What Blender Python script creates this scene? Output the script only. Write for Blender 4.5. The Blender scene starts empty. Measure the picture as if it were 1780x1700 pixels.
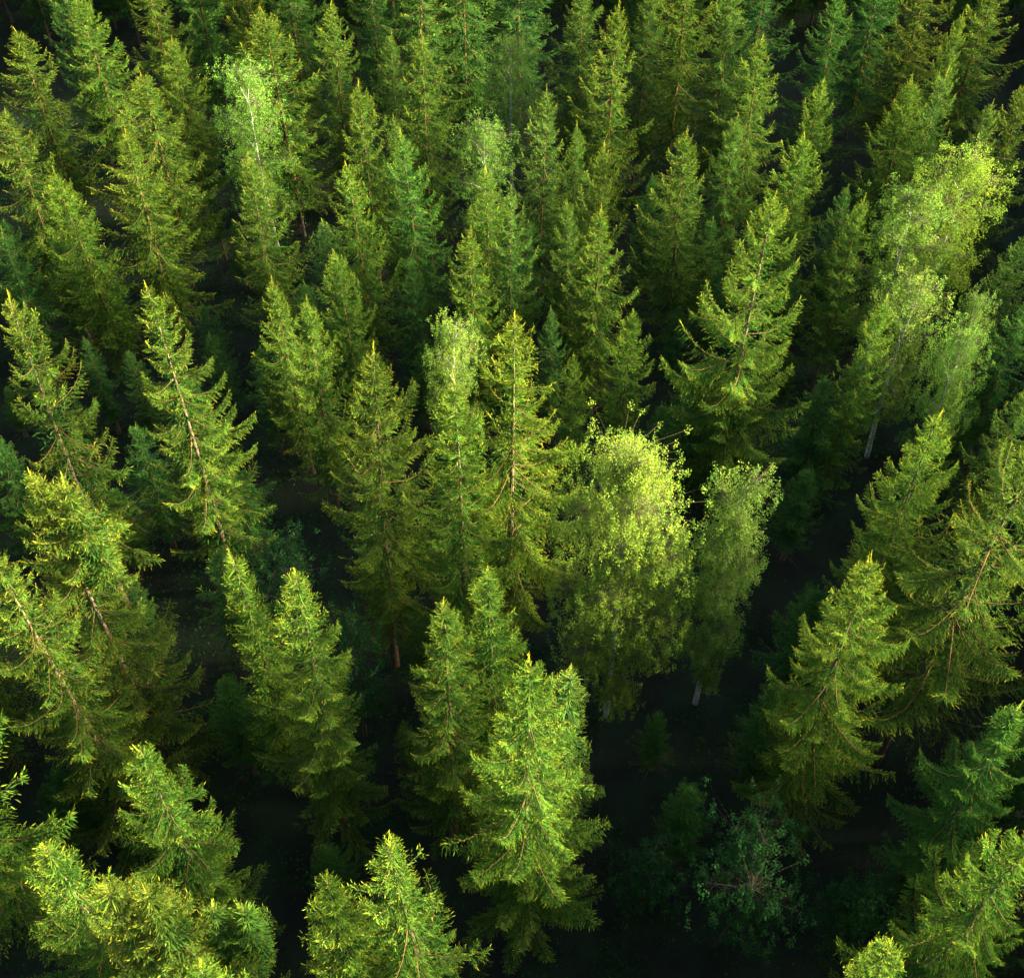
import bpy, math, random
import numpy as np
from mathutils import Matrix, Vector

# ------------------------------------------------------------------ camera, sky, sun, exposure
scene = bpy.context.scene
CAM_H, DEP, F = 68.4, math.radians(48.0), 2000.0          # height above ground, depression, focal length (px of the 1780 px photo)
CU, CV = 890.0, 850.0
cam_data = bpy.data.cameras.new('camera')
cam = bpy.data.objects.new('camera', cam_data)
scene.collection.objects.link(cam)
cam.location = (0, 0, CAM_H)
cam.rotation_euler = (math.pi / 2 - DEP, 0, 0)
cam_data.sensor_fit = 'HORIZONTAL'
cam_data.sensor_width = 36.0
cam_data.lens = 36.0 * F / 1780.0
cam_data.clip_start = 0.5
cam_data.clip_end = 2000
scene.camera = cam

SUN_EL, SUN_AZ = math.radians(11.5), math.radians(8)        # azimuth from +x (photo right) towards +y (away)
to_sun = Vector((math.cos(SUN_EL) * math.cos(SUN_AZ), math.cos(SUN_EL) * math.sin(SUN_AZ), math.sin(SUN_EL)))
world = bpy.data.worlds.new('World')
scene.world = world
world.use_nodes = True
wn = world.node_tree
sky = wn.nodes.new('ShaderNodeTexSky')
sky.sky_type = 'NISHITA'
sky.sun_disc = False
sky.sun_elevation = SUN_EL
sky.sun_rotation = math.atan2(to_sun.x, to_sun.y)
sky.air_density = 1.0
sky.dust_density = 2.0
wn.links.new(sky.outputs[0], wn.nodes['Background'].inputs[0])
wn.nodes['Background'].inputs[1].default_value = 0.05
sd = bpy.data.lights.new('sun', 'SUN')
sd.energy = 5.0
sd.angle = math.radians(12)
sd.color = (1.0, 0.925, 0.64)
sun = bpy.data.objects.new('sun', sd)
scene.collection.objects.link(sun)
sun.rotation_euler = (-to_sun).to_track_quat('-Z', 'Y').to_euler()

vs = scene.view_settings
vs.view_transform = 'Standard'
vs.look = 'None'
vs.exposure = 3.95
vs.gamma = 1.0
vs.use_curve_mapping = False
cy = scene.cycles
cy.use_denoising = True
cy.max_bounces = 3
cy.diffuse_bounces = 2
cy.glossy_bounces = 1
cy.transmission_bounces = 2
cy.transparent_max_bounces = 4
cy.caustics_reflective = cy.caustics_refractive = False

COL = scene.collection
rng = np.random.default_rng(11)


# ------------------------------------------------------------------ materials
def new_mat(name):
    m = bpy.data.materials.new(name)
    m.use_nodes = True
    m.node_tree.nodes.clear()
    return m, m.node_tree.nodes, m.node_tree.links


def foliage_mat(name, old, new, wood, translucency, noise_scale=0.9, tip=None):
    """tone attribute: -1 wood, 0 old needles/leaves ... 1 this year's growth; object colour = the tree's own hue"""
    m, n, l = new_mat(name)
    at = n.new('ShaderNodeAttribute'); at.attribute_name = 'tone'
    ramp = n.new('ShaderNodeValToRGB')
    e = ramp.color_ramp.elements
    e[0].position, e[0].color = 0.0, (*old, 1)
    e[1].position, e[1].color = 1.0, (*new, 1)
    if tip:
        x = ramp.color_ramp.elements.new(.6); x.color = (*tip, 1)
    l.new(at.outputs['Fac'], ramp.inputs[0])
    # slow variation of hue through the crown
    geo = n.new('ShaderNodeNewGeometry')
    no = n.new('ShaderNodeTexNoise'); no.inputs['Scale'].default_value = noise_scale; no.inputs['Detail'].default_value = 3
    l.new(geo.outputs['Position'], no.inputs['Vector'])
    hs = n.new('ShaderNodeHueSaturation')
    mr = n.new('ShaderNodeMapRange'); mr.inputs[1].default_value = .3; mr.inputs[2].default_value = .7
    mr.inputs[3].default_value = .475; mr.inputs[4].default_value = .512
    l.new(no.outputs[0], mr.inputs[0]); l.new(mr.outputs[0], hs.inputs['Hue'])
    mv = n.new('ShaderNodeMapRange'); mv.inputs[1].default_value = .3; mv.inputs[2].default_value = .7
    mv.inputs[3].default_value = 1.15; mv.inputs[4].default_value = .85
    l.new(no.outputs[0], mv.inputs[0]); l.new(mv.outputs[0], hs.inputs['Value'])
    l.new(ramp.outputs[0], hs.inputs['Color'])
    oi = n.new('ShaderNodeObjectInfo')
    mul = n.new('ShaderNodeMix'); mul.data_type = 'RGBA'; mul.blend_type = 'MULTIPLY'; mul.inputs[0].default_value = 1
    l.new(hs.outputs[0], mul.inputs[6]); l.new(oi.outputs['Color'], mul.inputs[7])
    # wood where tone < 0
    lt = n.new('ShaderNodeMath'); lt.operation = 'LESS_THAN'; lt.inputs[1].default_value = -0.01
    l.new(at.outputs['Fac'], lt.inputs[0])
    mw = n.new('ShaderNodeMix'); mw.data_type = 'RGBA'
    l.new(lt.outputs[0], mw.inputs[0]); l.new(mul.outputs[2], mw.inputs[6]); mw.inputs[7].default_value = (*wood, 1)
    p = n.new('ShaderNodeBsdfDiffuse')
    l.new(mw.outputs[2], p.inputs['Color'])
    tr = n.new('ShaderNodeBsdfTranslucent')
    l.new(mw.outputs[2], tr.inputs['Color'])
    mx = n.new('ShaderNodeMixShader'); mx.inputs[0].default_value = translucency
    l.new(p.outputs[0], mx.inputs[1]); l.new(tr.outputs[0], mx.inputs[2])
    out = n.new('ShaderNodeOutputMaterial'); l.new(mx.outputs[0], out.inputs[0])
    return m


def bark_mat(name, c1, c2, scale, stripe=None):
    m, n, l = new_mat(name)
    tc = n.new('ShaderNodeTexCoord')
    mp = n.new('ShaderNodeMapping'); mp.inputs['Scale'].default_value = scale
    no = n.new('ShaderNodeTexNoise'); no.inputs['Scale'].default_value = 3; no.inputs['Detail'].default_value = 5
    l.new(tc.outputs['Object'], mp.inputs[0]); l.new(mp.outputs[0], no.inputs['Vector'])
    r = n.new('ShaderNodeValToRGB')
    r.color_ramp.elements[0].position, r.color_ramp.elements[0].color = .38, (*c1, 1)
    r.color_ramp.elements[1].position, r.color_ramp.elements[1].color = .62, (*c2, 1)
    l.new(no.outputs[0], r.inputs[0])
    p = n.new('ShaderNodeBsdfPrincipled'); p.inputs['Roughness'].default_value = .85
    p.inputs['Specular IOR Level'].default_value = .2
    l.new(r.outputs[0], p.inputs['Base Color'])
    b = n.new('ShaderNodeBump'); b.inputs['Strength'].default_value = .5; b.inputs['Distance'].default_value = .03
    l.new(no.outputs[0], b.inputs['Height']); l.new(b.outputs[0], p.inputs['Normal'])
    out = n.new('ShaderNodeOutputMaterial'); l.new(p.outputs[0], out.inputs[0])
    return m


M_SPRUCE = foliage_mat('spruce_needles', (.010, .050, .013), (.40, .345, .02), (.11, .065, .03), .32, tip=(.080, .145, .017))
M_BIRCH = foliage_mat('birch_leaves', (.05, .14, .024), (.18, .245, .032), (.12, .09, .06), .32, 1.3)
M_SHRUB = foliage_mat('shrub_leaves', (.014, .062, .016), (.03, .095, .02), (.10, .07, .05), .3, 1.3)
M_BARK = bark_mat('spruce_bark', (.05, .034, .022), (.12, .075, .045), (4, 4, .8))
M_BIRCHBARK = bark_mat('birch_bark', (.10, .085, .07), (.58, .53, .45), (2, 2, 9))
M_DEAD = bark_mat('dead_wood', (.04, .03, .022), (.09, .07, .05), (5, 5, 2))


# ------------------------------------------------------------------ mesh helpers (numpy)
class Geo:
    def __init__(self):
        self.v, self.f, self.t, self.n = [], [], [], 0

    def add(self, v, f, t):
        v = np.asarray(v, float); f = np.asarray(f, int); t = np.broadcast_to(np.asarray(t, float), (len(v),))
        self.v.append(v); self.f.append(f + self.n); self.t.append(t); self.n += len(v)

    def arrays(self):
        if not self.v:
            return np.zeros((0, 3)), np.zeros((0, 3), int), np.zeros(0)
        return np.concatenate(self.v), np.concatenate(self.f), np.concatenate(self.t)

    def tube(self, pts, radii, sides=3, tone=-1.0):
        pts = np.asarray(pts, float); k = len(pts)
        tan = np.gradient(pts, axis=0); tan /= np.linalg.norm(tan, axis=1)[:, None] + 1e-9
        ref = np.where(np.abs(tan[:, 2:3]) > .9, [[1., 0, 0]], [[0., 0, 1.]])
        a = np.cross(tan, ref); a /= np.linalg.norm(a, axis=1)[:, None] + 1e-9
        b = np.cross(tan, a)
        ang = np.arange(sides) * 2 * math.pi / sides
        ring = a[:, None, :] * np.cos(ang)[None, :, None] + b[:, None, :] * np.sin(ang)[None, :, None]
        v = (pts[:, None, :] + ring * np.asarray(radii, float)[:, None, None]).reshape(-1, 3)
        f = []
        for i in range(k - 1):
            for j in range(sides):
                p, q = i * sides + j, i * sides + (j + 1) % sides
                f += [(p, q, q + sides), (p, q + sides, p + sides)]
        for j in range(1, sides - 1):
            f.append(((k - 1) * sides, (k - 1) * sides + j, (k - 1) * sides + j + 1))
        self.add(v, f, tone)

    def spindles(self, base, dirs, length, width, t0, t1):
        """needle-covered shoots: slim folded kites, base - two shoulders - tip"""
        base = np.asarray(base, float); n = len(base)
        if not n:
            return
        dirs = np.asarray(dirs, float); dirs = dirs / (np.linalg.norm(dirs, axis=1)[:, None] + 1e-9)
        length = np.broadcast_to(length, (n,))[:, None]; width = np.broadcast_to(width, (n,))[:, None]
        ref = np.where(np.abs(dirs[:, 2:3]) > .9, [[1., 0, 0]], [[0., 0, 1.]])
        a = np.cross(dirs, ref); a /= np.linalg.norm(a, axis=1)[:, None] + 1e-9
        b = np.cross(dirs, a)
        ph = rng.normal(0, .5, (n, 1))
        s1 = a * np.cos(ph) + b * np.sin(ph); s2 = -a * np.sin(ph) + b * np.cos(ph)
        mid = base + dirs * length * .40 + s2 * width * .5
        V = np.empty((n, 4, 3))
        V[:, 0] = base; V[:, 1] = mid + s1 * width; V[:, 2] = base + dirs * length; V[:, 3] = mid - s1 * width
        Fc = (np.array([(0, 1, 2), (0, 2, 3)])[None] + (np.arange(n) * 4)[:, None, None]).reshape(-1, 3)
        T = np.empty((n, 4)); t0 = np.broadcast_to(t0, (n,)); t1 = np.broadcast_to(t1, (n,))
        T[:, 0] = t0; T[:, 1] = T[:, 3] = t0 * .5 + t1 * .5; T[:, 2] = t1
        self.add(V.reshape(-1, 3), Fc, T.reshape(-1))

    def leaves(self, pos, size, t):
        """randomly turned pointed leaves, two triangles each, slightly folded"""
        pos = np.asarray(pos, float); n = len(pos)
        d = rng.normal(size=(n, 3)); d[:, 2] -= .6; d /= np.linalg.norm(d, axis=1)[:, None]
        s = rng.normal(size=(n, 3)); s -= d * (s * d).sum(1)[:, None]; s /= np.linalg.norm(s, axis=1)[:, None]
        size = np.broadcast_to(size, (n,))[:, None]
        V = np.empty((n, 4, 3))
        V[:, 0] = pos
        nn = np.cross(d, s)
        V[:, 1] = pos + d * size * .45 + s * size * .42 + nn * size * .12
        V[:, 2] = pos + d * size
        V[:, 3] = pos + d * size * .45 - s * size * .42 + nn * size * .12
        Fc = (np.array([(0, 1, 2), (0, 2, 3)])[None] + (np.arange(n) * 4)[:, None, None]).reshape(-1, 3)
        self.add(V.reshape(-1, 3), Fc, np.repeat(np.broadcast_to(t, (n,)), 4))


def mesh_from(name, v, f, t, mat):
    me = bpy.data.meshes.new(name)
    me.vertices.add(len(v)); me.vertices.foreach_set('co', np.ascontiguousarray(v, np.float32).ravel())
    me.loops.add(len(f) * 3); me.loops.foreach_set('vertex_index', np.ascontiguousarray(f, np.int32).ravel())
    me.polygons.add(len(f)); me.polygons.foreach_set('loop_start', np.arange(0, len(f) * 3, 3, dtype=np.int32))
    me.update(calc_edges=True)
    a = me.attributes.new('tone', 'FLOAT', 'POINT')
    a.data.foreach_set('value', np.ascontiguousarray(t, np.float32))
    me.materials.append(mat)
    return me


def link(name, data, parent=None, mat4=None, color=None):
    o = bpy.data.objects.new(name, data)
    COL.objects.link(o)
    if parent is not None:
        o.parent = parent
    if mat4 is not None:
        o.matrix_local = mat4
    if color is not None:
        o.color = (*color, 1)
    return o


# ------------------------------------------------------------------ ground
def build_ground():
    n = 140; s = 420.0
    g = np.linspace(-s / 2, s / 2, n)
    X, Y = np.meshgrid(g, g + 120)
    Z = (.18 * np.sin(X * .31 + 1.2) * np.cos(Y * .27) + .10 * np.sin(X * .83 + Y * .6) + .06 * rng.normal(size=X.shape)) - .12
    v = np.stack([X, Y, Z], -1).reshape(-1, 3)
    i = np.arange(n - 1)
    a = (i[:, None] * n + i[None, :]).ravel()
    f = np.concatenate([np.stack([a, a + 1, a + n + 1], 1), np.stack([a, a + n + 1, a + n], 1)])
    m, nd, l = new_mat('forest_floor')
    tc = nd.new('ShaderNodeTexCoord')
    no = nd.new('ShaderNodeTexNoise'); no.inputs['Scale'].default_value = .35; no.inputs['Detail'].default_value = 8
    l.new(tc.outputs['Object'], no.inputs['Vector'])
    r = nd.new('ShaderNodeValToRGB')
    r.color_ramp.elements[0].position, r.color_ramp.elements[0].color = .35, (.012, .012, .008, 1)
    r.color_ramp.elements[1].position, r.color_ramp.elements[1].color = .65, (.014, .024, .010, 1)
    l.new(no.outputs[0], r.inputs[0])
    p = nd.new('ShaderNodeBsdfPrincipled'); p.inputs['Roughness'].default_value = .95
    p.inputs['Specular IOR Level'].default_value = .1
    l.new(r.outputs[0], p.inputs['Base Color'])
    n2 = nd.new('ShaderNodeTexNoise'); n2.inputs['Scale'].default_value = 6; n2.inputs['Detail'].default_value = 6
    l.new(tc.outputs['Object'], n2.inputs['Vector'])
    b = nd.new('ShaderNodeBump'); b.inputs['Strength'].default_value = .8; b.inputs['Distance'].default_value = .1
    l.new(n2.outputs[0], b.inputs['Height']); l.new(b.outputs[0], p.inputs['Normal'])
    out = nd.new('ShaderNodeOutputMaterial'); l.new(p.outputs[0], out.inputs[0])
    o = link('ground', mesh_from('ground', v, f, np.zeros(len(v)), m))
    o['kind'] = 'structure'; o['label'] = 'dark mossy forest floor between the trees'
    # low bilberry and fern cover
    g2 = Geo()
    k = 90000; nc = 2000
    c = np.stack([rng.uniform(-62, 62, nc), rng.uniform(6, 120, nc)], 1)
    ch = rng.uniform(.25, 1.0, nc) ** 2 * 1.9 + .15
    w = rng.integers(0, nc, k)
    off = rng.normal(0, .75, (k, 2))
    z = ch[w] * rng.uniform(.1, 1, k) * np.exp(-(off ** 2).sum(1) * .5) + .02
    g2.leaves(np.column_stack([c[w] + off, z]), rng.uniform(.14, .3, k), rng.uniform(0, 1, k))
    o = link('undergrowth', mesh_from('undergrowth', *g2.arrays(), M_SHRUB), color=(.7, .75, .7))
    o['kind'] = 'stuff'; o['label'] = 'low leafy undergrowth on the dark forest floor'; o['category'] = 'undergrowth'


build_ground()


# ------------------------------------------------------------------ spruce boughs (templates shared by every tree)
def bough_geo(L, seed, droop=.30, up=.24, fan=.36, hang=.25, dens=1.0, sparse=0.0, wk=1.0):
    r = np.random.default_rng(seed)
    g = Geo()
    side_bend = r.normal(0, .06)

    def axis(s):
        s = np.asarray(s, float)
        return np.stack([L * s * (1 - .04 * s), L * side_bend * s * s, L * (-droop * np.sin(s * 1.7) * .8 + up * s ** 3.2)], -1)
    ss = np.linspace(0, 1, 6)
    g.tube(axis(ss), (.010 + .010 * L) * (1 - ss * .9), 3, -1.0)
    B, D, LN, W, T0, T1 = [], [], [], [], [], []
    k0 = min(1.0, .62 + .2 * L)                  # shoots are a little smaller on short boughs

    def shoot(p, d, ln, w, t0, t1):
        B.append(p); D.append(d); LN.append(ln * k0 * wk ** .3); W.append(w * k0 * wk); T0.append(t0); T1.append(t1)
    s0 = .20 if L > 2 else (.12 if L > 1.2 else .05)
    step = .112 / L / dens
    s = s0
    sgn = 1
    while s < 1.0:
        p = axis(s); tg = axis(min(1, s + .02)) - axis(s - .02); tg = tg / np.linalg.norm(tg)
        lat = np.cross([0, 0, 1.], tg); lat /= np.linalg.norm(lat)
        ls = L * fan * (1 - s) ** .7 * min(1, (s - s0 + .2) / .3) * r.uniform(.6, 1.2) + .14
        if r.random() > sparse:
            fa = math.radians(r.uniform(35, 60))
            d0 = tg * math.cos(fa) + lat * sgn * math.sin(fa)
            hg = hang * r.uniform(.5, 1.5)
            k = max(3, int(ls / .064 * dens))
            q = np.linspace(.15, 1, k)
            pts = p + d0 * ls * q[:, None]
            pts[:, 2] += -hg * ls * q ** 1.6 + .08 * ls * q ** 4
            dd = np.gradient(pts, axis=0)
            dd /= np.linalg.norm(dd, axis=1)[:, None]
            l2 = np.cross(dd, [0, 0, 1.]); l2 /= np.linalg.norm(l2, axis=1)[:, None] + 1e-9
            for i in range(k):
                out = i / (k - 1)
                if i == k - 1:
                    shoot(pts[i], dd[i] + r.normal(0, .12, 3) + [0, 0, .15], r.uniform(.18, .28), .026, .25, r.uniform(.8, 1))
                    continue
                for sg in (-1, 1):
                    if r.random() < .12:
                        continue
                    d = dd[i] * .8 + l2[i] * sg * r.uniform(.45, .95) + [0, 0, r.uniform(-.45, .25)]
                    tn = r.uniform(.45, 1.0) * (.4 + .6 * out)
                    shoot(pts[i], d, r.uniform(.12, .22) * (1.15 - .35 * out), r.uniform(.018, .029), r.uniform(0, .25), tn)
        if r.random() < .9:                      # shoots standing on the top of the axis
            shoot(p, tg * .8 + lat * r.normal(0, .5) + [0, 0, r.uniform(.3, .9)], r.uniform(.14, .22), .022, .2, r.uniform(.6, 1))
        for _ in range(3):                       # pendulous twigs below the axis, low tone paints the underside's shade
            if r.random() < .8 - sparse:
                shoot(p, tg * .45 + lat * r.normal(0, .45) + [0, 0, -1.], r.uniform(.2, .40) * (.7 + hang), .024, 0, r.uniform(.1, .6))
        sgn = -sgn
        s += step * r.uniform(.7, 1.3)
    p = axis(1.0); tg = axis(1.) - axis(.95); tg /= np.linalg.norm(tg)
    for k in range(12):
        shoot(p - tg * .04 * k, tg + r.normal(0, .22, 3) + [0, 0, .12], r.uniform(.16, .26), .020, .3, r.uniform(.85, 1.))
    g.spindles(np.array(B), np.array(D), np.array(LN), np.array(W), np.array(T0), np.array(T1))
    return g.arrays()


NV = 5
PARAMS = {.45: (.10, .20, .5, .1), .9: (.18, .24, .46, .15), 1.5: (.26, .32, .36, .32), 2.2: (.32, .38, .29, .46), 3.1: (.36, .42, .25, .55)}
SPARAMS = {1.5: (.26, .24, .34, .4), 2.2: (.34, .26, .26, .55), 3.1: (.36, .28, .22, .65)}
CLASSES = {L: [bough_geo(L, int(L * 1000) + i, *p, 1.15 if L < 1 else 1.0, 0, .78 if L < 1 else .95) for i in range(NV)] for L, p in PARAMS.items()}          # nominal length: variants
SPARSE = {L: [bough_geo(L, int(L * 2000) + i, *p, .8, .35) for i in range(3)] for L, p in SPARAMS.items()}
# the same boughs with finer twigs, for the trees built bough by bough
FINE = {('f', L): [bough_geo(L, int(L * 1000) + i, *p, 1.5, 0, .62) for i in range(NV)] for L, p in PARAMS.items() if L > 1}
FINE.update({('s', L): [bough_geo(L, int(L * 2000) + i, *p, 1.2, .35, .62) for i in range(3)] for L, p in SPARAMS.items()})
BOUGH_MESH = {}
for (tag_, L_), arr in FINE.items():
    for i_, a_ in enumerate(arr):
        BOUGH_MESH[(tag_, L_, i_)] = mesh_from('bough', *a_, M_SPRUCE)


def spruce_layout(h, R, Lc, r, style):
    """list of (class tag, class length, variant, Matrix) in tree space; shape follows the crown profile"""
    out = []
    p_exp = {'n': .70, 'm': .76, 'o': .80}[style]
    gap = {'n': .95, 'm': 1.12, 'o': 1.35}[style]
    d = .25
    az0 = r.uniform(0, 6.28)
    lob = r.uniform(0, 6.28)
    p_off, g_mul = r.uniform(-6, 5), r.uniform(.85, 1.2)      # each tree its own habit
    gap *= g_mul
    while d < Lc:
        t = d / Lc
        prof = (t / .5) ** p_exp if t < .5 else 1 + (.25 if style == 'o' else .10) * (t - .5) / .5
        nb = 4 if d < 1.0 else (6 if t < .5 else 7)
        if style == 'o' and t > .25:
            nb = 6
        for k in range(nb):
            if r.random() < (.06 if style != 'o' else .14):
                continue
            az = az0 + k * 6.283 / nb + r.gauss(0, .16)
            ln = R * prof * r.uniform(.62, 1.2) * (1 + .12 * math.cos(az - lob)) + .08
            if r.random() < .07:
                ln *= 1.22
            pitch = math.radians(25 * (1 - t) ** 1.6 + 8 - (26 if style == 'o' else 22) * t + p_off + r.gauss(0, 4.5))
            add_bough(out, r, ln / max(.7, math.cos(pitch)), az, pitch, h - d + r.gauss(0, .06), style, t)
        # short boughs between the whorls
        for k in range(2):
            az = r.uniform(0, 6.283)
            ln = R * prof * r.uniform(.2, .5) + .10
            add_bough(out, r, ln, az, math.radians(30 * (1 - t) - 4 + r.gauss(0, 10)), h - d - r.uniform(.1, .9) * gap, style, t)
        az0 += 2.4
        d += (gap + .45 * t) * r.uniform(.8, 1.2) * min(1, .4 + .2 * d)
    return out


def add_bough(out, r, ln, az, pitch, z, style, t):
    lib, tag = CLASSES, 'f'
    if ln > 1.2 and (r.random() < (.10 if style != 'o' else .25) + (.3 if t > .8 else 0)):
        lib, tag = SPARSE, 's'
    L = min(lib, key=lambda q: abs(math.log(q / ln)))
    i = r.randrange(len(lib[L]))
    s = ln / L
    flip = -1 if r.random() < .5 else 1
    m = (Matrix.Translation((0, 0, z)) @ Matrix.Rotation(az, 4, 'Z') @ Matrix.Rotation(-pitch, 4, 'Y')
         @ Matrix.Rotation(r.gauss(0, .18), 4, 'X') @ Matrix.Diagonal((s, s * flip * r.uniform(.9, 1.1), s * r.uniform(.85, 1.15), 1)))
    out.append((tag, L, i, m))


def merge(g, layout):
    for tag, L, i, m in layout:
        v, f, t = (CLASSES if tag == 'f' else SPARSE)[L][i]
        M3 = np.array(m)
        vv = v @ M3[:3, :3].T + M3[:3, 3]
        if np.linalg.det(M3[:3, :3]) < 0:
            f = f[:, ::-1]
        g.add(vv, f, t)


def leader(g, h, r, Lc, R):
    tip = r.uniform(.6, 1.25)
    lean = np.array([r.gauss(0, .08), r.gauss(0, .08), 1.0])
    g.spindles(np.array([[0, 0, h - .3]]), lean[None], tip + .3, .026, .4, 1.0)
    B, D, LN = [], [], []
    for k in range(46):
        a = r.uniform(0, 6.283); q = r.random()
        B.append(np.array([0, 0, h - .9]) + lean * (.9 + tip * .7) * q)
        D.append((math.cos(a), math.sin(a), r.uniform(.6, 1.6))); LN.append(r.uniform(.16, .28) * (1.25 - .8 * q))
    g.spindles(np.array(B), np.array(D), np.array(LN), .02, .2, .95)
    B, D, LN = [], [], []
    for k in range(500):                          # leafy twiglets along the upper stem
        a = r.uniform(0, 6.283); z = h - .6 - .62 * Lc * r.random() ** 1.2
        B.append((0, 0, z)); D.append((math.cos(a), math.sin(a), r.uniform(-.5, .8))); LN.append(r.uniform(.3, .8))
    g.spindles(np.array(B), np.array(D), np.array(LN), .035, .0, .6)
    n = 2200                                      # dense older twigs inside the crown
    t = np.array([r.random() ** .65 for _ in range(n)]); a = np.array([r.uniform(0, 6.283) for _ in range(n)])
    rad = R * (np.minimum(t, .5) / .5) ** .75 * np.array([r.uniform(.06, .42) for _ in range(n)])
    out = np.stack([np.cos(a), np.sin(a), np.zeros(n)], 1)
    P = out * rad[:, None]; P[:, 2] = h - .5 - t * (Lc - .5)
    dr = out + np.random.default_rng(int(h * 1000) + 5).normal(0, .55, (n, 3)); dr[:, 2] -= .15
    ln = np.array([r.uniform(.28, .5) for _ in range(n)]) * (.7 + .5 * t)
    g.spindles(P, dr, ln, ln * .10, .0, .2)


def trunk_geo(h, Lc, r, r0, dead=18):
    g = Geo()
    k = 10
    z = np.linspace(-.4, h - .1, k)
    bx, by = r.gauss(0, .08), r.gauss(0, .08)
    q = np.clip(z / h, 0, 1)
    pts = np.stack([bx * np.sin(q * 3.14), by * np.sin(q * 3.14), z], 1)
    rad = r0 * (1 - q) ** .85 + .012
    rad[0] *= 1.35
    g.tube(pts, rad, 8, 0)
    for i in range(dead):                         # bare dead stubs under and inside the crown
        zz = r.uniform(.10, 1 - .55 * Lc / h) * h
        a = r.uniform(0, 6.283); ln = r.uniform(.5, 2.2)
        d = np.array([math.cos(a), math.sin(a), r.uniform(-.35, .1)])
        p0 = np.array([0, 0, zz])
        p1 = p0 + d * ln * .55; p2 = p0 + d * ln + np.array([0, 0, -.12 * ln])
        g.tube([p0, p1, p2], [.022, .014, .004], 3, 0)
        for s in (-1, 1):
            b0 = p0 + d * ln * r.uniform(.4, .75)
            dd = d + s * np.array([-d[1], d[0], 0]) * r.uniform(.5, 1)
            g.tube([b0, b0 + dd * ln * .16, b0 + dd * ln * .32 + [0, 0, -.06]], [.009, .006, .002], 3, 0)
    return g.arrays()


# shared whole crowns for the smaller-looking trees (unit: R = 3 m, crown length 19 m, apex at 0)
FAR = {}
for st, cnt in (('n', 3), ('m', 5), ('o', 3)):
    FAR[st] = []
    for i in range(cnt):
        rr = random.Random(f'{st}{i}')
        lay = spruce_layout(0, 3.0, 19.0, rr, st)
        g = Geo(); merge(g, lay); leader(g, 0, rr, 19, 3.0)
        g.tube([(0, 0, -19), (0, 0, -9), (0, 0, -.1)], [.16, .10, .012], 5, -1)
        FAR[st].append(mesh_from('spruce_crown', *g.arrays(), M_SPRUCE))
FAR_TRUNK = [mesh_from('spruce_trunk', *trunk_geo(10.0, 3.0, random.Random(40 + i), .17, 26), M_BARK) for i in range(3)]

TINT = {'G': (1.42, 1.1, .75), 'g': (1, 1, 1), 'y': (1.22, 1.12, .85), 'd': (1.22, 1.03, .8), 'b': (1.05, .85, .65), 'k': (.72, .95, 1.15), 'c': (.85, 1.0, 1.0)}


def ray_point(u, v, z):
    fx, fy = (u - CU) / F, -(v - CV) / F
    d = Vector((fx, math.cos(DEP) + fy * math.sin(DEP), -math.sin(DEP) + fy * math.cos(DEP)))
    s = (z - CAM_H) / d.z
    return Vector((0, 0, CAM_H)) + d * s, s


PLACED = []


def stand(name, label, cat, group, x, y, rot):
    e = bpy.data.objects.new(name, None)
    e.empty_display_size = .5
    COL.objects.link(e)
    e.location = (x, y, 0)
    e.rotation_euler = (0, 0, rot)
    e['label'] = label; e['category'] = cat
    if group:
        e['group'] = group
    return e


def jitter(c, r, a=.08):
    k = 1 + r.uniform(-a, a)
    return tuple(x * k * (1 + r.uniform(-a * .5, a * .5)) for x in c)


def spruce(x, y, h, R, style, tint, label, group, near, seed, twin=False):
    r = random.Random(seed)
    root = stand('spruce_tree', label, 'spruce', group, x, y, 0)
    col = jitter(TINT[tint], r)
    Lc = h * r.uniform(.76, .86)
    lean = Matrix.Rotation(r.gauss(0, .018), 4, 'X') @ Matrix.Rotation(r.gauss(0, .018), 4, 'Y')
    rot = Matrix.Rotation(r.uniform(0, 6.283), 4, 'Z')
    if near:
        lay = spruce_layout(h, R, Lc, r, style)
        t = link('trunk', mesh_from('spruce_trunk', *trunk_geo(h, Lc, r, .10 + .006 * h), M_BARK), root, lean)
        g = Geo()
        big = [b for b in lay if b[1] >= 2.0]
        merge(g, [b for b in lay if b[1] < 2.0]); leader(g, h, r, Lc, R)
        if twin:                                  # a second leader beside the first
            for tag, L, i, m in spruce_layout(h * .975, R * .5, Lc * .3, r, style):
                v, f, t_ = CLASSES[L][i] if tag == 'f' else SPARSE[L][i]
                mm = np.array(m); g.add(v @ mm[:3, :3].T + mm[:3, 3] + [1.25, .15, 0], f, t_)
            g2 = Geo(); leader(g2, h * .975, r, Lc * .3, R * .5); v, f, t_ = g2.arrays(); g.add(v + [1.25, .15, 0], f, t_)
        crown = link('crown', mesh_from('spruce_crown', *g.arrays(), M_SPRUCE), root, lean, col)
        for tag, L, i, m in big:
            rust = tint == 'd' and tag == 's' and r.random() < .2      # dying, rust-coloured boughs
            link('bough', BOUGH_MESH[(tag, L, i)], crown, m, (1.3, .8, .7) if rust else col)
    else:
        k = r.randrange(len(FAR[style]))
        sz = Lc / 19.0
        m = lean @ Matrix.Translation((0, 0, h)) @ rot @ Matrix.Diagonal((R / 3, R / 3, sz, 1))
        link('crown', FAR[style][k], root, m, col)
        hb = h - Lc * .9
        link('trunk', r.choice(FAR_TRUNK), root, lean @ rot @ Matrix.Diagonal((1, 1, hb / 9.9, 1)))
    return root


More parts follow.
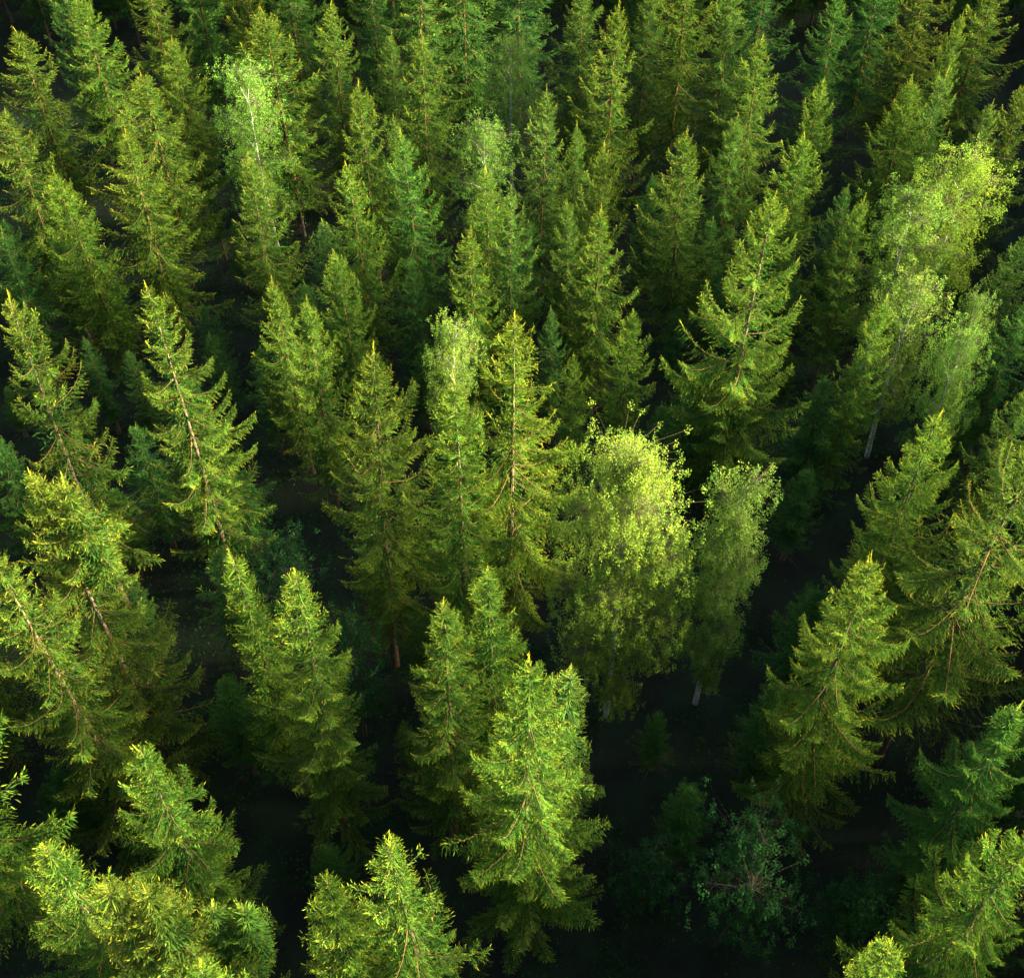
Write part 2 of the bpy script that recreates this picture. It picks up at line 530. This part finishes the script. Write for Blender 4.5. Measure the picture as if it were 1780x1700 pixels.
def outer_tree(g, x, y, h, R, r):
    Lc = h * .85; d = .3
    B, D, LN, W, T = [], [], [], [], []
    while d < Lc:
        t = d / Lc; az0 = r.uniform(0, 6.28); nb = 6
        for k in range(nb):
            az = az0 + k * 6.283 / nb + r.gauss(0, .15)
            ln = R * t ** .6 * r.uniform(.7, 1.15) + .15
            pt = math.radians(40 * (1 - t) ** 2 - 5 - 12 * t)
            ax = np.array([math.cos(az) * math.cos(pt), math.sin(az) * math.cos(pt), math.sin(pt)])
            la = np.array([-math.sin(az), math.cos(az), 0])
            for q in range(3):
                u = (q + .5) / 3
                B.append(np.array([x, y, h - d]) + ax * ln * u * .85)
                D.append(ax + la * r.uniform(-1, 1) + [0, 0, r.uniform(-.7, .2)])
                LN.append(.35 + .42 * ln * (1 - .5 * u)); W.append(.12 + .18 * ln); T.append(r.uniform(.3, .9))
        d += .55 + .4 * t
    g.spindles(np.array(B), np.array(D), np.array(LN), np.array(W), .1, np.array(T))
    g.tube([(x, y, -.3), (x, y, h * .5), (x, y, h)], [.25, .14, .02], 5, -1)


# ------------------------------------------------------------------ birches and other broadleaved trees
def birch_parts(h, R, Lc, r, limbs, leaves_n, leaf=.088):
    """trunk geometry with limbs, and one leaf cloud per limb (drooping strands of small leaves)"""
    tg = Geo()
    k = 9
    q = np.linspace(0, 1, k)
    bx, by = r.gauss(0, .35), r.gauss(0, .25)
    pts = np.stack([bx * np.sin(q * 2.6), by * np.sin(q * 3.0), -.3 + q * (h - .4)], 1)
    tg.tube(pts, (.07 + .006 * h) * (1 - q * .93), 7, 0)
    clumps = []
    for i in range(limbs):
        t = (i + .5) / limbs                      # 0 = top
        zb = h - Lc * (.10 + .90 * t) * .95
        a = i * 2.4 + r.gauss(0, .3)
        base = np.array([np.interp(zb, pts[:, 2], pts[:, 0]), np.interp(zb, pts[:, 2], pts[:, 1]), zb])
        prof = (.60 + .9 * t) if t < .5 else (1.0 - .3 * (t - .5) / .5)
        ln = R * min(1.0, prof) * r.uniform(.8, 1.15)
        el = math.radians(r.uniform(48, 65) * (1 - t) + 22)
        d = np.array([math.cos(a) * math.cos(el), math.sin(a) * math.cos(el), math.sin(el)])
        ln3 = ln / max(.35, math.cos(el) + .12)
        ln3 = min(ln3, (h - zb) / max(.2, math.sin(el)) + .25)
        s = np.linspace(0, 1, 6)
        lp = base + d * ln3 * s[:, None]
        lp[:, 2] -= .22 * ln3 * s ** 2.2
        tg.tube(lp, (.012 + .012 * ln3) * (1 - .85 * s), 4, 0)
        g = Geo()
        n = int(leaves_n / limbs * (.6 + .8 * min(1, prof)))
        tw = max(8, n // 26)
        P, T = [], []
        for j in range(tw):
            u = r.uniform(.22, 1.05)
            c = base + (lp[-1] - base) * u
            c[2] = np.interp(u, s, lp[:, 2])
            spread = ln3 * .20 + .18
            e = c + np.array([r.gauss(0, spread), r.gauss(0, spread), r.gauss(.0, spread * .7)])
            rad = np.array([e[0], e[1], 0]); rn = np.linalg.norm(rad) + 1e-6
            if rn > R * 1.12:
                e[:2] *= R * 1.12 / rn
            g.tube([c, e], [.008, .003], 3, -1)
            m = n // tw
            hangl = r.uniform(.25, .85)
            w = np.array([r.gauss(0, .12), r.gauss(0, .12), -1.0])
            qs = np.sort(rng.uniform(-.25, 1, m))
            pp = e + w * hangl * qs[:, None] + rng.normal(0, .075, (m, 3)) * np.array([1.2, 1.2, .7])
            P.append(pp); T.append(rng.uniform(.25, .7, m) + r.uniform(-.2, .3))
        P = np.concatenate(P)
        g.leaves(P, rng.uniform(.75, 1.25, len(P)) * leaf, np.concatenate(T))
        clumps.append(g.arrays())
    return tg.arrays(), clumps


BIRCH_LIB = []
for i, (lim, ln) in enumerate(((15, 24000), (15, 22000))):
    BIRCH_LIB.append(birch_parts(18.0, 2.2, 14.5, random.Random(900 + i), lim, ln))
BIRCH_MESH = []
for tg_, cl_ in BIRCH_LIB:
    g_ = Geo()
    for c_ in cl_:
        g_.add(*c_)
    BIRCH_MESH.append((mesh_from('birch_trunk', *tg_, M_BIRCHBARK), mesh_from('birch_crown', *g_.arrays(), M_BIRCH)))


def birch(x, y, h, R, tint, label, group, near, seed, Lc=None, leaves_n=26000):
    r = random.Random(seed)
    root = stand('birch_tree', label, 'birch', group, x, y, 0)
    col = jitter(TINT[tint], r)
    if near:
        tg, cl = birch_parts(h, R, Lc or h * .62, r, 16, leaves_n)
        link('trunk', mesh_from('birch_trunk', *tg, M_BIRCHBARK), root)
        crown = link('crown', mesh_from('birch_crown', *cl[0], M_BIRCH), root, None, col)
        for c in cl[1:]:
            link('leaf_clump', mesh_from('leaf_clump', *c, M_BIRCH), crown, None, col)
    else:
        mt, mc = BIRCH_MESH[r.randrange(len(BIRCH_MESH))]
        m = Matrix.Rotation(r.uniform(0, 6.28), 4, 'Z') @ Matrix.Diagonal((R / 2.2, R / 2.2, h / 18, 1))
        link('trunk', mt, root, m)
        link('crown', mc, root, m, col)
    return root


def shrub(x, y, h, R, tint, label, group, seed, leaves_n=7000, name='young_broadleaf_tree', cat='young tree'):
    r = random.Random(seed)
    root = stand(name, label, cat, group, x, y, 0)
    col = jitter(TINT[tint], r)
    tg, cl = birch_parts(h, R, h * .8, r, 9, leaves_n, .12)
    link('trunk', mesh_from('stem', *tg, M_DEAD), root)
    g = Geo()
    for c in cl:
        g.add(*c)
    link('crown', mesh_from('leaf_crown', *g.arrays(), M_SHRUB), root, None, col)
    return root


# ------------------------------------------------------------------ the trees of the photograph
# kind (S/B: built bough by bough, s/b: smaller-looking, y: young broadleaf), apex in photo pixels, height m, crown width px, habit, hue, label
TREES = [
    # back rows, tops cut off by the upper edge
    ('s', 100, -40, 22, 110, 'm', 'k', 'dark blue-green spruce filling the upper left corner behind its neighbours'),
    ('s', 143, -8, 22, 120, 'n', 'y', 'slender yellow-green spruce touching the top edge near the upper left corner'),
    ('s', 256, -45, 22, 125, 'm', 'd', 'brownish-gold spruce cut by the top edge, left of a dark gap'),
    ('s', 330, -85, 22, 140, 'o', 'c', 'shaded open spruce at the top edge above the gap left of the rounded feathery tree'),
    ('s', 408, -70, 21, 110, 'm', 'b', 'rust-brown spruce at the top edge between two dark green ones'),
    ('s', 492, -85, 22, 130, 'm', 'c', 'dark green spruce at the top edge directly behind the tall pointed one'),
    ('s', 640, -75, 22, 120, 'm', 'c', 'shaded spruce at the top edge between two pointed yellow-green tops'),
    ('s', 728, -95, 24, 150, 'o', 'g', 'tall spruce with layered sweeping boughs cut by the top edge left of centre'),
    ('s', 800, -110, 23, 165, 'o', 'c', 'dark spruce with long drooping boughs at the top edge, left of the black gap'),
    ('s', 905, -120, 22, 150, 'm', 'k', 'nearly black spruce in the shade behind the small grey-green birch'),
    ('s', 1008, -20, 23, 130, 'n', 'g', 'dense green spruce at the top edge just left of the orange-tipped one'),
    ('s', 1130, -18, 22, 110, 'n', 'g', 'narrow green spruce at the top edge just right of the orange-tipped one'),
    ('s', 1205, -75, 24, 145, 'm', 'd', 'tall olive-gold spruce with a long visible trunk line at the top edge'),
    ('s', 1282, -22, 23, 120, 'n', 'g', 'straight dark-centred green spruce at the top edge, right of the olive-gold one'),
    ('s', 1345, -95, 22, 135, 'o', 'k', 'shaded spruce at the top edge behind the thin-tipped spruce'),
    ('s', 1466, -12, 22, 115, 'm', 'c', 'dark green spruce at the top edge with black gaps on both sides'),
    ('s', 1545, -75, 21, 120, 'm', 'k', 'dark spruce at the top edge between a black gap and an olive spruce'),
    ('s', 1612, -60, 23, 150, 'o', 'b', 'broad olive-brown spruce at the top edge towards the upper right corner'),
    ('s', 1725, -35, 24, 165, 'o', 'd', 'broad olive-gold spruce filling the upper right corner'),
    ('s', 1672, 26, 22.5, 70, 'n', 'y', 'thin yellow-green spruce peeping out left of the upper right corner tree'),
    # second and third rows
    ('s', 32, 59, 22, 150, 'm', 'd', 'bushy gold-sided spruce below the upper left corner'),
    ('s', 294, 74, 20, 110, 'n', 'y', 'slim pointed spruce behind the large golden-right spruce at upper left'),
    ('s', 468, 27, 24, 165, 'm', 'y', 'tall pointed yellow-green spruce standing above its neighbours at upper left'),
    ('b', 425, 112, 21, 105, 'm', 'c', 'rounded feathery pale tree tucked against the tall pointed spruce'),
    ('s', 570, 6, 22, 115, 'm', 'y', 'bright-topped spruce whose tip nearly touches the top edge, right of the tall pointed one'),
    ('s', 675, 67, 20, 85, 'n', 'g', 'small green spruce just left of the layered golden spruce'),
    ('s', 725, 71, 24, 125, 'o', 'y', 'layered golden-green spruce with upturned boughs all along its right side'),
    ('b', 890, 66, 18, 80, 'm', 'c', 'small grey-green birch standing alone before the black gap at top centre'),
    ('s', 1072, 18, 25, 135, 'm', 'd', 'tall spruce with an orange-tipped spire at top centre right'),
    ('s', 1333, 65, 23, 125, 'm', 'y', 'thin-tipped yellow-green spruce against the dark gap at upper right'),
    ('s', 1434, 132, 22, 100, 'm', 'y', 'slender spruce whose needle-thin tip rises behind a fuller yellow crown'),
    ('s', 1392, 233, 23, 135, 'm', 'y', 'full yellow-green spruce directly behind the largest right-hand spruce'),
    ('s', 1589, 145, 22, 130, 'n', 'y', 'left one of the close spruce pair below the top right'),
    ('s', 1635, 127, 22, 110, 'o', 'g', 'right one of the close spruce pair below the top right, half hidden'),
    ('s', 1712, 192, 21, 90, 'n', 'g', 'green spruce right behind the brightest yellow birch'),
    ('s', 1784, 150, 22, 120, 'm', 'd', 'gold-tinged spruce half cut by the right edge near the top'),
    ('s', 244, 135, 23, 165, 'm', 'd', 'large spruce golden on its right side, green on its left, at upper left'),
    ('s', 212, 236, 22, 160, 'o', 'd', 'golden-tipped spruce with long ragged right boughs before the large golden-right one'),
    ('s', 5, 200, 22, 150, 'm', 'd', 'golden spruce cut by the left edge in the upper quarter'),
    ('s', 113, 302, 21, 130, 'n', 'y', 'slim leaning spruce between the left edge and the ragged golden-tipped one'),
    ('s', -8, 408, 17, 110, 'o', 'k', 'shaded spruce cut by the left edge, lower and darker than its neighbours'),
    ('s', 428, 274, 22, 120, 'm', 'y', 'spire-topped spruce alone between two dark gaps left of centre'),
    ('s', 624, 145, 22, 110, 'm', 'd', 'golden spire behind the rounded green spruce, left of the layered one'),
    ('s', 669, 212, 20.5, 75, 'n', 'g', 'small spruce squeezed between the golden spire and the layered spruce'),
    ('s', 715, 234, 22, 125, 'm', 'c', 'dark green spruce in front of the layered golden one'),
    ('s', 617, 293, 22, 125, 'm', 'y', 'rounded green spruce in the middle left, before the golden spire'),
    ('s', 572, 382, 18, 90, 'n', 'k', 'low dark spruce hidden left of the rounded green spruce'),
    ('s', 705, 452, 16, 70, 'n', 'k', 'small dark green spruce in the shade left of the three pale spires'),
    ('s', 844, 303, 22, 120, 'm', 'y', 'rear one of the three pale spires in the upper centre'),
    ('s', 885, 344, 22, 105, 'o', 'g', 'right one of the three pale spires, with short layered boughs'),
    ('s', 819, 401, 22, 130, 'm', 'y', 'front one of the three pale spires, brightest yellow'),
    ('b', 843, 216, 17, 95, 'm', 'c', 'rounded soft-green birch behind the three pale spires'),
    ('s', 942, 162, 22, 115, 'm', 'g', 'broad green spruce right of the rounded soft-green birch'),
    ('s', 998, 226, 20, 75, 'n', 'g', 'slim green spruce between the broad green one and an orange-tipped spire'),
    ('s', 1036, 253, 22, 100, 'n', 'y', 'orange-tipped spire above two close pale spruces at upper centre'),
    ('s', 1001, 354, 20, 85, 'n', 'g', 'left one of the two close pale spruces under the orange-tipped spire'),
    ('s', 1053, 360, 22, 120, 'm', 'y', 'right one of the two close pale spruces under the orange-tipped spire'),
    ('s', 961, 543, 14.5, 60, 'n', 'k', 'tiny dark spruce in the shade right of the golden spruce'),
    ('s', 1278, 206, 21, 100, 'n', 'g', 'green spruce before the thin-tipped one, right of the bushy yellow top'),
    ('s', 1207, 236, 23, 140, 'm', 'y', 'bushy yellow-topped spruce with a thin pale tip right of centre'),
    ('b', 1690, 262, 21, 130, 'm', 'y', 'brightest yellow birch, tallest of the birch group on the right'),
    ('b', 1590, 328, 20, 140, 'm', 'g', 'broad round birch just left of the brightest yellow one'),
    ('s', 1500, 350, 21, 95, 'm', 'y', 'thin spruce against the left flank of the birch group'),
    ('s', 1478, 327, 16, 70, 'n', 'k', 'dull dark spruce top between the largest right-hand spruce and the birches'),
    ('s', 1768, 395, 20, 100, 'm', 'g', 'dark spruce by the right edge beside the birch group'),
    ('s', 1527, 510, 22, 105, 'm', 'y', 'open yellow-tipped spruce right of the largest right-hand spruce'),
    ('b', 1608, 489, 19, 120, 'm', 'g', 'lower green birch in front of the birch group'),
    ('b', 1703, 512, 17.5, 60, 'm', 'c', 'small birch top in the shade under the brightest yellow birch'),
    ('s', 1790, 520, 18, 110, 'm', 'k', 'shaded spruce cut by the right edge below the birch group'),
    ('b', 1689, 579, 18, 95, 'm', 'c', 'drooping pale birch with loose twigs near the right edge'),
    ('s', 1665, 672, 19, 75, 'n', 'g', 'slim green spruce behind the slanting yellow spruce on the right'),
    ('s', 1640, 455, 15, 60, 'n', 'k', 'hidden dark spruce inside the birch group'),
    # middle rows
    ('S', 1340, 345, 24, 185, 'm', 'y', 'largest right-hand spruce, broad pale boughs spreading in tiers'),
    ('s', 480, 478, 21, 110, 'm', 'd', 'pale golden spruce behind and left of another close spruce, left of centre'),
    ('s', 525, 520, 22, 125, 'm', 'y', 'close yellow-green spruce in front of the pale golden one, left of centre'),
    ('S', 260, 508, 23, 150, 'm', 'y', 'tall spruce with upturned right boughs beside a black gap on the left'),
    ('s', 593, 449, 20, 110, 'm', 'y', 'short spruce with straight right boughs beside the pale golden one'),
    ('S', 3, 535, 23, 155, 'o', 'd', 'golden spruce cut by the left edge with long boughs over a black gap'),
    ('s', 1096, 536, 20, 110, 'm', 'y', 'compact dark-sided spruce right of the golden spruce'),
    ('s', 1001, 616, 19, 95, 'm', 'y', 'small star-topped spruce between the golden spruce and the compact one'),
    ('S', 880, 551, 25, 190, 'o', 'G', 'golden spruce with bare trunk and wide level boughs in the centre'),
    ('b', 790, 566, 18, 90, 'm', 'g', 'pale feathery birch at the left shoulder of the golden central spruce'),
    ('S', 614, 617, 24, 165, 'm', 'd', 'full yellow spruce with browning lower boughs left of the golden central one'),
    ('S', 785, 688, 23.5, 150, 'm', 'y', 'soft green spruce overlapping the golden central one on its left'),
    ('s', 1296, 622, 17, 115, 'm', 'g', 'dim green spruce standing in front of the largest right-hand spruce'),
    ('s', 1215, 660, 14, 120, 'o', 'k', 'shaded spruce in the dark left of the dim green one'),
    ('S', 1635, 702, 22, 150, 'm', 'y', 'slanting yellow spruce above the right-hand black gap'),
    ('s', 1777, 674, 20, 110, 'm', 'g', 'green spruce cut by the right edge above the huge right-hand one'),
    ('S', 1800, 735, 26, 290, 'o', 'd', 'huge spruce at the right edge with long drooping fan-like boughs'),
    ('B', 1105, 800, 21, 210, 'm', 'y', 'big round-topped pale birch right of centre'),
    ('B', 1296, 828, 19, 122, 'm', 'g', 'smaller pointed birch right of the big pale one, green at its foot'),
    # lower rows
    ('S', 70, 832, 24, 215, 'o', 'd', 'open spruce with two tips and separate feathery right boughs at left'),
    ('S', 8, 962, 24, 195, 'm', 'd', 'wide orange-tinted spruce cut by the left edge in the lower half'),
    ('S', 418, 973, 20, 100, 'n', 'y', 'thin golden-tipped spruce behind a broader one at lower left'),
    ('S', 496, 1006, 22, 160, 'm', 'y', 'broader yellow-green spruce before the thin golden-tipped one'),
    ('y', 492, 934, 13, 120, 'm', 'g', 'teal-green young broadleaf tree in the shade above the thin golden-tipped spruce'),
    ('y', 598, 1078, 11, 110, 'm', 'g', 'dark young broadleaf tree in the gap right of the broader lower-left spruce'),
    ('S', 853, 1005, 20, 125, 'm', 'y', 'small pointed spruce directly below the golden central one'),
    ('S', 757, 1073, 20, 150, 'm', 'y', 'bushy green spruce below centre, left of the brightest front spruce'),
    ('S', 918, 1150, 25, 215, 'm', 'y', 'brightest yellow front spruce at lower centre with a long full skirt'),
    ('S', 964, 1145, 20, 130, 'm', 'g', 'darker spruce peeping out right behind the brightest front spruce'),
    ('S', 1524, 983, 22, 185, 'm', 'y', 'leaning bright spruce in front of the huge right-hand spruce'),
    ('S', 236, 1311, 20, 180, 'm', 'y', 'tufted yellow-green spruce with upturned boughs at lower left, in front of darkness'),
    ('S', 45, 1460, 22, 230, 'o', 'y', 'spruce in the lower left corner with boughs raised like fingers'),
    ('S', 192, 1520, 23, 190, 'n', 'd', 'dense double-headed pale golden spruce by the lower left corner'),
    ('S', 345, 1572, 17, 110, 'm', 'g', 'dim small spruce behind the dense double-headed one'),
    ('S', 357, 1665, 23, 140, 'n', 'y', 'bright spruce top cut by the bottom edge at lower left'),
    ('S', 572, 1524, 21, 150, 'm', 'y', 'small spruce top left of the star-shaped spruce at the bottom'),
    ('S', 715, 1455, 23, 240, 'o', 'y', 'star-shaped spruce with spreading boughs at the bottom, left of the brightest one'),
    ('y', 1310, 1452, 12, 230, 'm', 'g', 'round dark green young broadleaf tree alone in the black clearing'),
    ('y', 1133, 1500, 6, 110, 'm', 'g', 'faint low bush in the shade right of the brightest front spruce'),
    ('y', 1480, 1560, 6, 150, 'm', 'g', 'faint low bush in the black clearing right of the round young tree'),
    ('S', 1790, 1236, 19, 150, 'm', 'c', 'dark-bodied spruce cut by the right edge in the lower part'),
    ('S', 1796, 1448, 23, 235, 'o', 'y', 'spruce in the lower right corner with boughs curving upward'),
    ('S', 1566, 1662, 22, 150, 'n', 'y', 'pale spruce tip cut by the bottom edge at lower right'),
    ('s', 1440, 660, 14, 120, 'o', 'k', 'shaded spruce in the dark under the open yellow-tipped one'),
    ('s', 392, 800, 12, 120, 'o', 'k', 'deeply shaded spruce beside the foot of the tall upturned-bough spruce'),
    ('s', 1420, 1030, 12, 120, 'o', 'k', 'deeply shaded spruce left of the leaning bright one'),
]


def place(kind, u, v, h, W, style, tint, label, group, seed):
    h *= .94 if kind in 'sb' else 1.2
    p, s = ray_point(u, v, h)
    R = W * s / (2 * F) * ({'S': 1.36, 's': 1.08, 'B': 1.2 if W > 200 else 1.0}.get(kind, 1.15))
    PLACED.append((p.x, p.y, h, u, v, label))
    if kind in 'Ss':
        spruce(p.x, p.y, h, R, style, tint, label, group, kind == 'S', seed, 'two tips' in label or 'double-headed' in label)
    elif kind in 'Bb':
        birch(p.x, p.y, h, R, tint, label, group, kind == 'B', seed, Lc=h * .88, leaves_n=95000 if W > 200 else 48000)
    else:
        shrub(p.x, p.y, h, R, tint, label, group, seed, leaves_n=int(30 * W) + 2500)


for i, (kind, u, v, h, W, style, tint, label) in enumerate(TREES):
    g = {'S': 'spruces of the forest', 's': 'spruces of the forest', 'B': 'birches among the spruces', 'b': 'birches among the spruces', 'y': 'young trees in the shade'}[kind]
    place(kind, u, v, h, W, style, tint, label, g, 1000 + i)

def reaches_in(x, y, h):
    for k in range(8):
        z = h * (.3 + .1 * k)
        dp = y * math.cos(DEP) + (CAM_H - z) * math.sin(DEP)
        if dp < 5:
            continue
        uu = CU + F * x / dp; vv = CV - F * (y * math.sin(DEP) - (CAM_H - z) * math.cos(DEP)) / dp
        m = 3.6 * (1 - z / h) * F / dp
        if -m < uu < 1780 + m and -m < vv < 1700 + m:
            return True
    return False


# the wood goes on outside the picture: trees whose lower boughs show along the top edge, and one mass beyond
rf = random.Random(77)
og = Geo()
for gx in range(-14, 20):
    for gy in range(-5, 27):
        x = gx * 6.4 + rf.uniform(-2, 2); y = gy * 6.4 + rf.uniform(-2, 2); h = rf.uniform(23, 29) * (.8 if y > 52 else 1)
        dy, dz = y, h - CAM_H
        depth = dy * math.cos(DEP) - dz * math.sin(DEP)
        upc = dy * math.sin(DEP) + dz * math.cos(DEP)
        if depth > 5:
            u = CU + F * x / depth; v = CV - F * upc / depth
        else:
            u, v = 0, 9999
        if not (u < -230 or u > 2010 or v < -190 or v > 1850):
            continue
        if x < -30 - .47 * max(0, y) or x > 60 + .47 * max(0, y) or y > 168:
            continue
        if any((x - q[0]) ** 2 + (y - q[1]) ** 2 < 16 for q in PLACED):
            continue
        PLACED.append((x, y, h, u, v, ''))
        if -310 < v < 0 and -150 < u < 1930:
            spruce(x, y, h, rf.uniform(2.6, 3.4), rf.choice('nmmo'), rf.choice('gcck'), 'dark spruce far at the back, only lower boughs showing along the top edge', 'spruces at the far back', False, 5000 + gx * 50 + gy)
        elif reaches_in(x, y, h) and v > -60:
            side = 'left' if u < 0 else 'right'
            spruce(x, y, h, rf.uniform(2.8, 3.8), rf.choice('nmmo'), rf.choice('gycd'), f'shaded spruce beyond the {side} edge, only lower boughs reaching in', f'spruces beyond the {side} edge', False, 5000 + gx * 50 + gy)
        else:
            outer_tree(og, x, y, h, rf.uniform(2.8, 3.8), rf)
ow = link('surrounding_wood', mesh_from('surrounding_wood', *og.arrays(), M_SPRUCE))
ow['kind'] = 'stuff'; ow['label'] = 'spruce wood going on all round outside the picture'; ow['category'] = 'wood'

# dim young spruces under the canopy
for k in range(900):
    x = rf.uniform(-45, 45); y = rf.uniform(12, 92); h = rf.uniform(5, 13)
    if abs(x) > 18 + .42 * y:
        continue
    if any((x - q[0]) ** 2 + (y - q[1]) ** 2 < 7.5 for q in PLACED):
        continue
    PLACED.append((x, y, h, 0, 0, ''))
    spruce(x, y, h, h * rf.uniform(.14, .19), rf.choice('nmo'), 'k', 'dim young spruce in the deep shade between the tall trees', 'young spruces in the deep shade', False, 9000 + k)
    if sum(1 for q in PLACED if q[2] < 13) > 85:
        break
